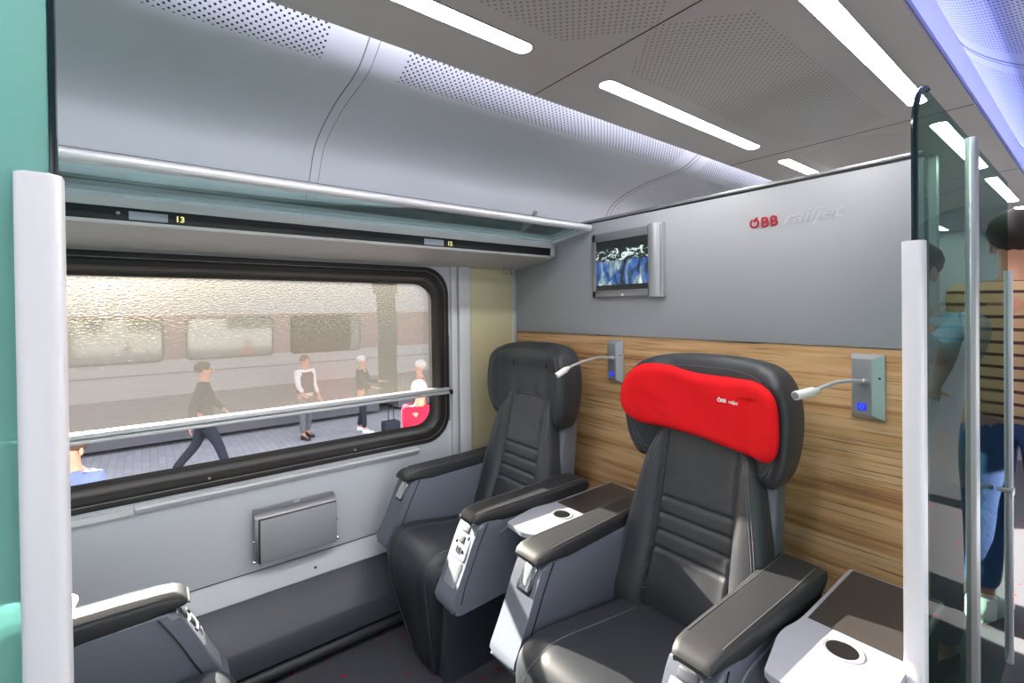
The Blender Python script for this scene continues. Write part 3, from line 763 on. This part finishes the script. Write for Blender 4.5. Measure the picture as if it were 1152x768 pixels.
# ------------------------------------------------------------------ side tables
def side_table(x0,label):
    t=thing('side_table',(x0+.11,1.5,.55),label,'table','side tables between the seats')
    z0,z1=.572,.590
    prof=[(x0+.026,1.135),(x0+.145,1.125),(x0+.235,1.20),(x0+.235,1.80),(x0+.005,1.80),(x0+.005,1.40),(x0-.012,1.31)]
    prof=roundpoly(prof,[.01,.03,.05,.006,.006,.10,.12],6)
    bm=NB(); prism(bm,prof,'z',z0,z1,.005,3); top=obj('tabletop',bm,tabm,t)
    bm=NB(); prism(bm,[(x0+.016,1.425),(x0+.226,1.425),(x0+.226,1.79),(x0+.016,1.79)],'z',z1-.001,z1+.002); obj('inlay',bm,tabd,top)
    c=(x0+.118,1.355)
    bm=NB(); rad=.046
    loft(bm,[[(c[0]+r*math.cos(a),c[1]+r*math.sin(a),z) for a in [2*PI*k/32 for k in range(32)]] for r,z in ((rad,z1-.0005),(rad-.002,z1+.003),(rad-.010,z1+.002),(rad-.012,z1+.0005))],caps=False); obj('cup_rim',bm,alum,top)
    bm=NB(); cyl(bm,(c[0],c[1],z1-.001),rad-.011,(0,0,1),.0022,28); obj('cup_recess',bm,blackp,top)
    bm=NB(); loft(bm,[[(x0+.04,1.17,z0),(x0+.20,1.17,z0),(x0+.22,1.84,z0),(x0+.02,1.84,z0)],[(x0+.06,1.50,-.149),(x0+.18,1.50,-.149),(x0+.19,1.84,-.149),(x0+.05,1.84,-.149)]]); obj('console',bm,dplast,t)
    return t
st=side_table(.868,'silver side table with dark inlay between the window seat and the red-covered seat')
s2=copy_tree(st); s2.location=T(1.868+.11,1.5,.55); s2['label']='silver side table with dark inlay and cup ring beside the right-hand post'
s3t=copy_tree(st); s3t.location=T(.602-.11,-.55,.55); s3t.rotation_euler=(0,0,PI); s3t['label']='side table corner, sunlit white, behind the arm of the bottom left seat'

# ------------------------------------------------------------------ glass screens
def post(name,x,y,z1,label,group=None,dy=.022,dx=.020,m=None):
    bm=NB(); prism(bm,roundpoly([(x-dx,y-dy),(x+dx,y-dy),(x+dx,y+dy),(x-dx,y+dy)],.010,4),'z',-.15,z1,.003,2)
    o=obj(name,bm,m or postw,base=(x,y,-.15)); return setprops(o,label,'post',group)
GX=2.118
post('screen_post',GX,1.405,1.597,'pale aluminium post at the right side table, with dark glass edge above','glass screen posts')
post('screen_post',GX,3.01,1.595,'slim pale post at the far end of the aisle glass, next to the striped shirt','glass screen posts',.014,.014)
post('screen_post',1.672,-.092,1.603,'broad white post at the left edge of the picture','glass screen posts',.019,.021,m=postw)
def arch(y0,y1,z0,z1,r,left=True,n=10):
    pts=[(y0,z0),(y1,z0),(y1,z1)]
    if left:
        for k in range(n+1): a=PI/2+PI/2*k/n; pts.append((y0+r+r*math.cos(a),z1-r+r*math.sin(a)))
    else: pts.append((y0,z1))
    return pts
def pane(label,y0,y1,z1,r,left,x,m,grp=None):
    t=thing('glass_screen',(x,(y0+y1)/2,-.10),label,'glass screen',grp)
    a=arch(y0,y1,-.10,z1,r,left)
    bm=NB(); bm.faces.new([bm.verts.new((x,p[0],p[1])) for p in a]); obj('pane',bm,m,t,smooth=False)
    bm=NB(); tube(bm,[(x,p[0],p[1]) for p in (a[3:]+[a[0]])],.0065,6); obj('glass_edge',bm,edgeg,t)
    return t
pane('dark green glass screen with a rounded top corner behind the right-hand post',1.412,2.10,1.985,.13,True,GX,greeng,'green aisle glass')
g2=pane('narrow green glass screen beyond the tall double profile, by the striped shirt',2.165,3.00,1.985,.01,False,GX,greeng,'green aisle glass')
bm=NB(); rbox(bm,GX+.004,GX+.05,2.60,2.62,.72,.735,.004); rbox(bm,GX+.046,GX+.052,2.56,2.63,.715,.74,.002); obj('door_handle',bm,alum,g2)
# tall double profile between the panes
t=thing('glass_door_profile',(GX,2.13,-.15),'tall silver double profile standing between the two green glass screens','post')
bm=NB(); rbox(bm,GX-.012,GX+.014,2.105,2.118,-.15,1.99,.003); obj('inner_profile',bm,alum,t)
bm=NB(); rbox(bm,GX-.010,GX+.006,2.118,2.126,-.15,1.985); obj('seal',bm,blackp,t)
bm=NB(); rbox(bm,GX-.014,GX+.014,2.126,2.165,-.15,1.99,.004); obj('outer_profile',bm,alum,t)

# left screen: frosted teal
t=thing('glass_screen',(1.668,-.7,-.10),'large pale teal frosted glass screen at the far left edge','glass screen')
bm=NB(); rbox(bm,1.660,1.672,-1.6,-.084,-.10,1.985,.002); obj('pane',bm,frostg,t)
bm=NB(); rbox(bm,1.659,1.673,-.084,-.078,1.603,1.985,.001); obj('glass_edge',bm,edgeg,t)

# ------------------------------------------------------------------ people
def evalmesh(o,name,m,parent):
    dg=bpy.context.evaluated_depsgraph_get(); me=bpy.data.meshes.new_from_object(o.evaluated_get(dg)); me.name=name
    bpy.data.objects.remove(o); me.materials.clear(); me.materials.append(m)
    me.polygons.foreach_set('use_smooth',[True]*len(me.polygons))
    n=bpy.data.objects.new(name,me); COL.objects.link(n); n.parent=parent; return n
def skin(name,verts,edges,m,parent,sub=2):
    """verts: (x,y,z,rx,ry) in metres local to the parent"""
    me=bpy.data.meshes.new(name); me.from_pydata([v[:3] for v in verts],edges,[]); o=bpy.data.objects.new(name,me); COL.objects.link(o)
    md=o.modifiers.new('s','SKIN'); md.use_smooth_shade=True
    for i,v in enumerate(verts):
        sv=me.skin_vertices[0].data[i]; sv.radius=(v[3],v[4]); sv.use_root=(i==0)
    sd=o.modifiers.new('u','SUBSURF'); sd.levels=sub; sd.render_levels=sub
    return evalmesh(o,name,m,parent)
skinm=mat('skin_tone',srgb(196,142,116),.55)
hairs={'dark':mat('dark_hair',srgb(34,28,26),.7),'grey':mat('grey_hair',srgb(205,203,200),.7),'brown':mat('brown_hair',srgb(70,50,40),.7)}
cloths={}
def cloth(name,c):
    if name not in cloths: cloths[name]=mat(name,srgb(*c),.85,spec=.2); bump(cloths[name],noise(cloths[name],7,objco(cloths[name]),3,.6,.5),.5,.02)
    return cloths[name]
eyem=mat('eye',srgb(30,26,24),.3)
def person(loc,rz,h,label,top,bottom,hair='dark',arms=((.0,.0),(.0,.0)),stride=0.,sleeve='long',shoe=(230,230,230),vest=None,group=None,hands=True,headturn=0.,camera=False,base_raw=None):
    """arms: per side (shoulder pitch forward, elbow bend, out) in radians; local +y is forward"""
    k=h/1.75
    t=bpy.data.objects.new('person',None); COL.objects.link(t); t.location=base_raw if base_raw is not None else T(loc); t.rotation_euler=(0,0,rz)
    setprops(t,label,'person',group)
    V=[];E=[]
    def add(p,rx,ry=None,par=None):
        V.append((p[0]*k,p[1]*k,p[2]*k,rx*k,(ry or rx)*k)); 
        if par is not None: E.append((par,len(V)-1))
        return len(V)-1
    pel=add((0,0,.95),.155,.11); sp=add((0,.005,1.12),.135,.10,pel); ch=add((0,.0,1.32),.165,.115,sp); nk0=add((0,-.01,1.455),.085,.07,ch)
    nk=add((0,.005,1.51),.052,.055,nk0); h1=add((0,.022,1.575),.062,.075,nk); h2=add((0,.022,1.66),.078,.098,h1); h3=add((0,.012,1.735),.052,.062,h2)
    nose=None
    body_arm=[];
    armpts=[]
    for s,a in zip((-1,1),arms):
        sh=Vector((s*.185,-.01,1.415)); pitch,elb=a[0],a[1]; outw=a[2] if len(a)>2 else .08; inw=a[3] if len(a)>3 else 0.
        d1=Vector((s*math.sin(outw),math.sin(pitch)*math.cos(outw),-math.cos(pitch)*math.cos(outw)))
        el=sh+d1*.30
        p2=pitch+elb; d2=Vector((s*math.sin(outw-inw),math.sin(p2)*math.cos(outw-inw),-math.cos(p2)*math.cos(outw-inw))).normalized(); wr=el+d2*.26
        i0=add(sh,.062,.058,ch); i1=add(sh+d1*.15,.050,.050,i0); i2=add(el,.041,.041,i1); i3=add(el+d2*.10,.040,.038,i2); i4=add(wr,.027,.022,i3)
        armpts.append((sh,el,wr,d1,d2))
        if hands:
            side=Vector((-s,0,0)); side=(side-d2*side.dot(d2)).normalized(); nrm=d2.cross(side).normalized()
            if nrm.y<0: nrm=-nrm
            pm=add(wr+d2*.045,.036,.016,i4); pk=add(wr+d2*.085,.036,.014,pm)
            for f,(o_,l) in enumerate(((.030,.072),(.011,.080),(-.010,.074),(-.030,.058))):
                b=wr+d2*.09+side*o_; c=.35 if f<4 else 0
                j0=add(b,.0095,.0095,pk); j1=add(b+d2*l*.5+nrm*l*.10,.0085,.0085,j0); add(b+d2*l*.92+nrm*l*.38,.0070,.0070,j1)
            j0=add(wr+d2*.035+side*.040,.012,.011,pm); j1=add(wr+d2*.065+side*.062+nrm*.010,.0095,.0095,j0); add(wr+d2*.092+side*.066+nrm*.022,.0078,.0078,j1)
        else: add(wr+d2*.09,.036,.018,add(wr+d2*.045,.038,.018,i4))
    legp=[]
    for s in (-1,1):
        st=stride*s; hip=Vector((s*.095,0,.90)); kn=Vector((s*.10,.20*st+.03*abs(st)+.012,.49+.02*abs(st))); an=Vector((s*.10,.42*st-(.10*(st<0)*abs(st)),.085+.05*(st<0)*abs(st)))
        i0=add(hip,.098,.098,pel); i1=add((hip+kn)/2,.080,.082,i0); i2=add(kn,.056,.060,i1); i3=add(kn*.6+an*.4+Vector((0,-.012,0)),.055,.058,i2); i4=add(an,.036,.042,i3); i5=add(an+Vector((0,.09,-.045)),.038,.028,i4); add(an+Vector((0,.16,-.052)),.030,.018,i5)
        legp.append((hip,kn,an))
    # crotch vertex order: root at the pelvis
    body=skin('body',V,E,skinm,t,2)
    # face: nose, ears are part of one extra relief under the body's head
    bm=NB()
    def ell(c,r,seg=12):
        m_=Matrix.Translation(Vector(c)*k)@Matrix.Diagonal((r[0]*k,r[1]*k,r[2]*k,1)); bmesh.ops.create_uvsphere(bm,u_segments=seg,v_segments=8,radius=1,matrix=m_)
    ell((0,.122,1.622),(.015,.022,.026)); ell((-.082,.012,1.63),(.010,.020,.032)); ell((.082,.012,1.63),(.010,.020,.032))
    obj('face',bm,skinm,t,raw=True)
    bm=NB(); ell((-.032,.108,1.652),(.013,.008,.008)); ell((.032,.108,1.652),(.013,.008,.008)); ell((0,.110,1.578),(.026,.007,.006)); obj('eyes_and_mouth',bm,eyem,t,raw=True)
    bm=NB(); ell((0,-.010,1.690),(.094,.118,.092),18)
    for v in bm.verts:
        y,z=v.co.y/k,v.co.z/k
        if z<1.64: v.co.y=min(v.co.y,-.01*k)
        if y>.085: v.co.y=.085*k
        v.co+=Vector((random.uniform(-.004,.004),random.uniform(-.004,.004),random.uniform(-.004,.004)))*k
    obj('hair',bm,hairs[hair],t,raw=True)
    # clothing
    V=[];E=[]
    pel=add((0,0,.86),.185,.135); p2_=add((0,0,.96),.178,.132,pel); sp=add((0,.005,1.12),.158,.122,p2_); ch=add((0,0,1.32),.182,.130,sp); add((0,-.008,1.44),.095,.085,ch)
    for s,(sh,el,wr,d1,d2) in zip((-1,1),armpts):
        i0=add(sh,.078,.072,ch); i1=add(sh+d1*.16,.064,.064,i0)
        if sleeve=='long': i2=add(el,.054,.054,i1); i3=add(el+d2*.2,.042,.040,i2)
        else: add(sh+d1*.22,.060,.060,i1)
    skin('shirt',V,E,top,t)
    V=[];E=[]
    pel=add((0,0,.95),.172,.126); add((0,0,1.06),.15,.112,pel)
    for hip,kn,an in legp:
        i0=add(hip,.112,.112,pel); i1=add((hip+kn)/2,.095,.096,i0); i2=add(kn,.074,.076,i1); i3=add(an+Vector((0,-.01,.03)),.060,.064,i2)
    skin('trousers',V,E,bottom,t)
    sm=cloth('shoe_%d_%d'%(shoe[0],shoe[2]),shoe)
    for hip,kn,an in legp:
        bm=NB(); rings=[]
        for y,hx,z0,z1 in ((-.055,.028,.0,.05),(-.045,.038,.0,.10),(.0,.042,.0,.105),(.06,.045,.0,.085),(.12,.050,.0,.062),(.18,.044,.0,.048),(.215,.022,.004,.030)):
            rings.append([((an.x+a)*k,(an.y+y)*k,(max(0,an.z-.085)+b)*k) for a,b in roundpoly([(-hx,z0),(hx,z0),(hx,z1),(-hx,z1)],.015,2)])
        loft(bm,rings); obj('shoe',bm,sm,t,raw=True)
    if vest:
        bm=NB(); 
        rr=[]
        for z,hx,hy in ((.98,.192,.146),(1.15,.176,.138),(1.32,.196,.145),(1.42,.15,.12)):
            rr.append([(hx*math.cos(a)*k,hy*math.sin(a)*k,z*k) for a in [2*PI*i/20 for i in range(20)]])
        loft(bm,rr,caps=False); obj('vest',bm,vest,t,raw=True)
    return t,armpts,k
stripe=mat('striped_knit',(.5,.4,.3),.85,spec=.2)
ob=objco(stripe); sp=N(stripe,'ShaderNodeSeparateXYZ'); L(stripe,ob,sp.inputs[0])
fz=math_n(stripe,'FRACT',math_n(stripe,'MULTIPLY',math_n(stripe,'ADD',sp.outputs[2],math_n(stripe,'MULTIPLY',noise(stripe,3,ob),.03)),20.))
L(stripe,mixc(stripe,math_n(stripe,'LESS_THAN',fz,.26),srgb(196,162,128),srgb(84,62,60)),bsdf(stripe).inputs['Base Color'])
jeans=cloth('blue_jeans',(62,84,132)); 
person((2.12,3.36,-.15),-.25,1.70,'person in a brown striped shirt and blue jeans standing in the aisle',stripe,jeans,'dark',((.5,1.3,.03),(.35,.5,.10)),.12,'short',(225,225,230))
pb,ap,k=person((1.845,2.72,-.15),PI-.25,1.56,'dark-haired person in a light blue shirt behind green glass, lifting a camera to the face',cloth('pale_blue_shirt',(150,185,225)),cloth('grey_jeans',(90,110,130)),'dark',((1.25,1.35,.04,.45),(1.25,1.35,.04,.45)),.0,'long',(60,60,60))
# the camera held by that person: a thing of its own
from mathutils import Euler
Mx=Matrix.Translation(pb.location)@Euler(pb.rotation_euler).to_matrix().to_4x4()
cpos=Mx@Vector((.02*k,.235*k,1.60*k))
cam_t=bpy.data.objects.new('camera',None); COL.objects.link(cam_t); cam_t.location=cpos; cam_t.rotation_euler=pb.rotation_euler
setprops(cam_t,'small black camera held up by the dark-haired person behind the glass','camera')
bm=NB(); rbox(bm,-.06,.06,-.02,.02,-.038,.038,.008,3); obj('camera_body',bm,blackp,cam_t,raw=True)
bm=NB(); cyl(bm,(0,.02,0),.030,(0,1,0),.04,20,.003); obj('lens',bm,blackp,cam_t,raw=True)
bm=NB(); cyl(bm,(0,.06,0),.022,(0,1,0),.003,20); obj('lens_glass',bm,glint,cam_t,raw=True)

# ------------------------------------------------------------------ outside
PZ=-1.6
plat=mat('platform_paving',srgb(168,166,176),.8)
pc=objco(plat); br=N(plat,'ShaderNodeTexBrick'); br.inputs['Scale'].default_value=2.2; br.inputs['Color1'].default_value=(*srgb(158,156,166),1); br.inputs['Color2'].default_value=(*srgb(176,174,182),1); br.inputs['Mortar'].default_value=(*srgb(128,126,136),1); br.inputs['Mortar Size'].default_value=.012
L(plat,pc,br.inputs['Vector']); L(plat,mixc(plat,noise(plat,1.3,pc,4),br.outputs[0],srgb(150,148,158)),bsdf(plat).inputs['Base Color'])
bm=NB(); rbox(bm,-14.5,-1.05,-14,30,PZ-.3,PZ); struct('floor_platform',bm,plat)
pale=mat('pale_edge_slabs',srgb(214,210,200),.8)
for x0,x1,nm in ((-3.6,-2.5,'near'),):
    bm=NB(); rbox(bm,x0,x1,-14,30,PZ,PZ+.006); struct('trim_platform_band',bm,pale)
bm=NB()
for x in (-2.48,-3.62,-6.3): rbox(bm,x-.03,x+.03,-14,30,PZ,PZ+.008)
struct('trim_platform_lines',bm,mat('paving_joint',srgb(96,96,108),.8))
bm=NB(); rbox(bm,-60,-1.0,-60,80,PZ-1.2,PZ-1.0); struct('floor_trackbed',bm,mat('ballast',srgb(120,112,104),.9))
bm=NB(); rbox(bm,3.6,40,-60,80,PZ-.3,PZ); struct('floor_platform_far_side',bm,plat)
# opposite train
tx=-11.0*1.0
t=thing('opposite_train',(tx-1.5,4,PZ-.5),'grey and dark red passenger train standing across the platform','train')
tg=mat('train_light_grey',srgb(146,147,152),.4); tr_=mat('train_dull_red',srgb(116,90,92),.4); td=mat('train_dark_grey',srgb(96,96,104),.5)
def car(y0,y1):
    prof=[(tx,-1.5),(tx+.02,-.9),(tx,.25),(tx-.02,1.42),(tx-.12,2.1),(tx-.45,2.7),(tx-1.6,3.0),(tx-2.8,2.7),(tx-3.1,2.1),(tx-3.2,1.4),(tx-3.2,-1.5)]
    bm=NB(); prism(bm,prof,'y',y0,y1); b=obj('car_body',bm,tg,t)
    bm=NB(); rbox(bm,tx-.05,tx+.030,y0,y1,.38,1.40,.0); obj('window_band',bm,tr_,b)
    bm=NB(); rbox(bm,tx-.05,tx+.034,y0,y1,-1.5,-.45,.0); obj('skirt',bm,td,b)
    bm=NB(); rbox(bm,tx-.05,tx+.040,y0,y1,.05,.075,.0); obj('stripe',bm,td,b)
    return b
b1=car(-9.,5.38); b2=car(5.98,26)
bm=NB(); rbox(bm,tx-2.9,tx-.10,5.3,6.05,-1.3,2.55); obj('gangway_bellows',bm,mat('bellows_rubber',srgb(58,58,60),.8),t)
wg=mat('train_window_glass',srgb(70,80,76),.08,spec=.8)
y=.74-1.79-2.1*3
def tw(y0,y1,b):
    bm=NB(); prism(bm,rrect(y0-.05,y1+.05,.33,1.35,.12),'x',tx+.031,tx+.045); f=obj('window_frame',bm,blackp,b)
    bm=NB(); prism(bm,rrect(y0,y1,.38,1.30,.10),'x',tx+.040,tx+.050); obj('pane',bm,wg,f)
for i in range(-4,2):
    tw(.74+2.28*i,2.52+2.28*i,b1)
tw(3.02,4.56,b1)
for i in range(6): tw(7.2+2.6*i,9.0+2.6*i,b2)
# platform people
rj=cloth('red_jacket',(214,40,70)); dk=cloth('dark_coat',(44,44,52)); wv=cloth('white_shirt',(226,226,230)); nv=cloth('navy_trousers',(54,57,68)); bl=cloth('blue_denim_shirt',(112,124,164)); rd=cloth('faded_red_top',(186,78,74)); gv=cloth('grey_vest',(70,70,76)); bg=cloth('grey_trousers',(110,112,120))
import math as _m
pg='people on the platform'
def P(x,y,rz,h,label,top,bot,hair,arms,stride,shoe=(235,235,235),vest=None):
    return person((x,y,PZ),rz,h,label,top,bot,hair,arms,stride,'long',shoe,vest,pg,hands=True)
YF=0.
P(-9.55,2.97,-1.2,1.66,'person in a dark vest over a white shirt on the platform, middle of the window',wv,bg,'brown',((.1,.4),(.3,.7)),.15,(60,60,66),gv)
P(-9.2,4.23,-.6,1.60,'pale-haired person in a dark coat and white shoes on the platform',dk,nv,'grey',((.5,1.0),(.3,1.0)),.18)
P(-7.9,.80,-.15,1.78,'person in dark clothes striding along the platform, left part of the window',dk,nv,'brown',((.4,.3),(-.4,.3)),.75)
P(-3.68,3.05,.6,1.70,'white-haired person in a bright red jacket close to the right window edge',rj,nv,'grey',((.2,.3),(.1,.3)),.1)
P(-6.56,4.50,2.6,1.66,'grey-haired person in a faded red top far off at the right window edge',rd,nv,'grey',((.4,1.1),(.4,1.1)),.1)
P(-3.45,-.56,-2.2,1.62,'person in a blue denim shirt at the lower left corner of the window',bl,nv,'brown',((.15,.25),(.1,.25)),.1)
# trolley case beside the dark coat
t=thing('trolley_case',(-8.5,4.72,PZ),'small dark wheeled case with an upright handle on the platform','suitcase')
bm=NB(); rbox(bm,-8.75,-8.45,4.52,4.92,PZ+.06,PZ+.32,.04,3); obj('case_body',bm,nv,t)
bm=NB(); tube(bm,[(-8.6,4.66,PZ+.3),(-8.6,4.66,PZ+.95),(-8.6,4.80,PZ+.95),(-8.6,4.80,PZ+.3)],.012,6); obj('handle',bm,blackp,t)
for yy in (4.58,4.86):
    bm=NB(); cyl(bm,(-8.5,yy,PZ+.05),.05,(0,1,0),.03,12); obj('wheel',bm,blackp,t)

# ------------------------------------------------------------------ lights
sun=bpy.data.lights.new('sun','SUN'); so=bpy.data.objects.new('sun',sun); COL.objects.link(so)
az=math.radians(97.2); el=math.atan(.45)
dirs=Vector((-math.sin(az)*math.cos(el),math.cos(az)*math.cos(el),math.sin(el)))  # towards the sun
so.rotation_euler=dirs.to_track_quat('Z','Y').to_euler(); so.location=(-5,0,5)
sun.energy=42.; sun.angle=math.radians(.6); sun.color=(1,.93,.80)
wd=bpy.data.worlds.new('world'); SC.world=wd; wd.use_nodes=True
nt=wd.node_tree; bgn=nt.nodes['Background']; sk=nt.nodes.new('ShaderNodeTexSky'); sk.sky_type='NISHITA'; sk.sun_disc=False; sk.sun_elevation=el; sk.sun_rotation=-az; sk.air_density=1.; sk.dust_density=2.
mxw=nt.nodes.new('ShaderNodeMix'); mxw.data_type='RGBA'; mxw.inputs[0].default_value=.9; mxw.inputs[7].default_value=(1.,.985,.985,1); nt.links.new(sk.outputs[0],mxw.inputs[6]); nt.links.new(mxw.outputs[2],bgn.inputs[0]); bgn.inputs[1].default_value=1.35

# ------------------------------------------------------------------ camera (pinhole fitted to the survey)
f=525.98; yaw,pit,rol=0.90876928,-0.00773409,-0.0114132
F=Vector((-math.sin(yaw)*math.cos(pit),math.cos(yaw)*math.cos(pit),math.sin(pit))); r=Vector((math.cos(yaw),math.sin(yaw),0)); u=r.cross(F)
R2=r*math.cos(rol)+u*math.sin(rol); U2=-r*math.sin(rol)+u*math.cos(rol)
cam=bpy.data.cameras.new('camera_view'); cob=bpy.data.objects.new('camera_view',cam); COL.objects.link(cob)
M=Matrix((R2,U2,-F)).transposed().to_4x4(); M.translation=T(2.40,0,1.45); cob.matrix_world=M
cam.sensor_width=36; cam.lens=f/1152*36; cam.shift_y=-32.26/1152; cam.clip_start=.02; cam.clip_end=500
SC.camera=cob
SC.view_settings.view_transform='Standard'; SC.view_settings.look='None'; SC.view_settings.gamma=1; SC.view_settings.exposure=.38
SC.view_settings.use_curve_mapping=False
SC.cycles.max_bounces=8; SC.cycles.transparent_max_bounces=16; SC.cycles.caustics_reflective=False; SC.cycles.sample_clamp_indirect=6
SC.cycles.use_denoising=True
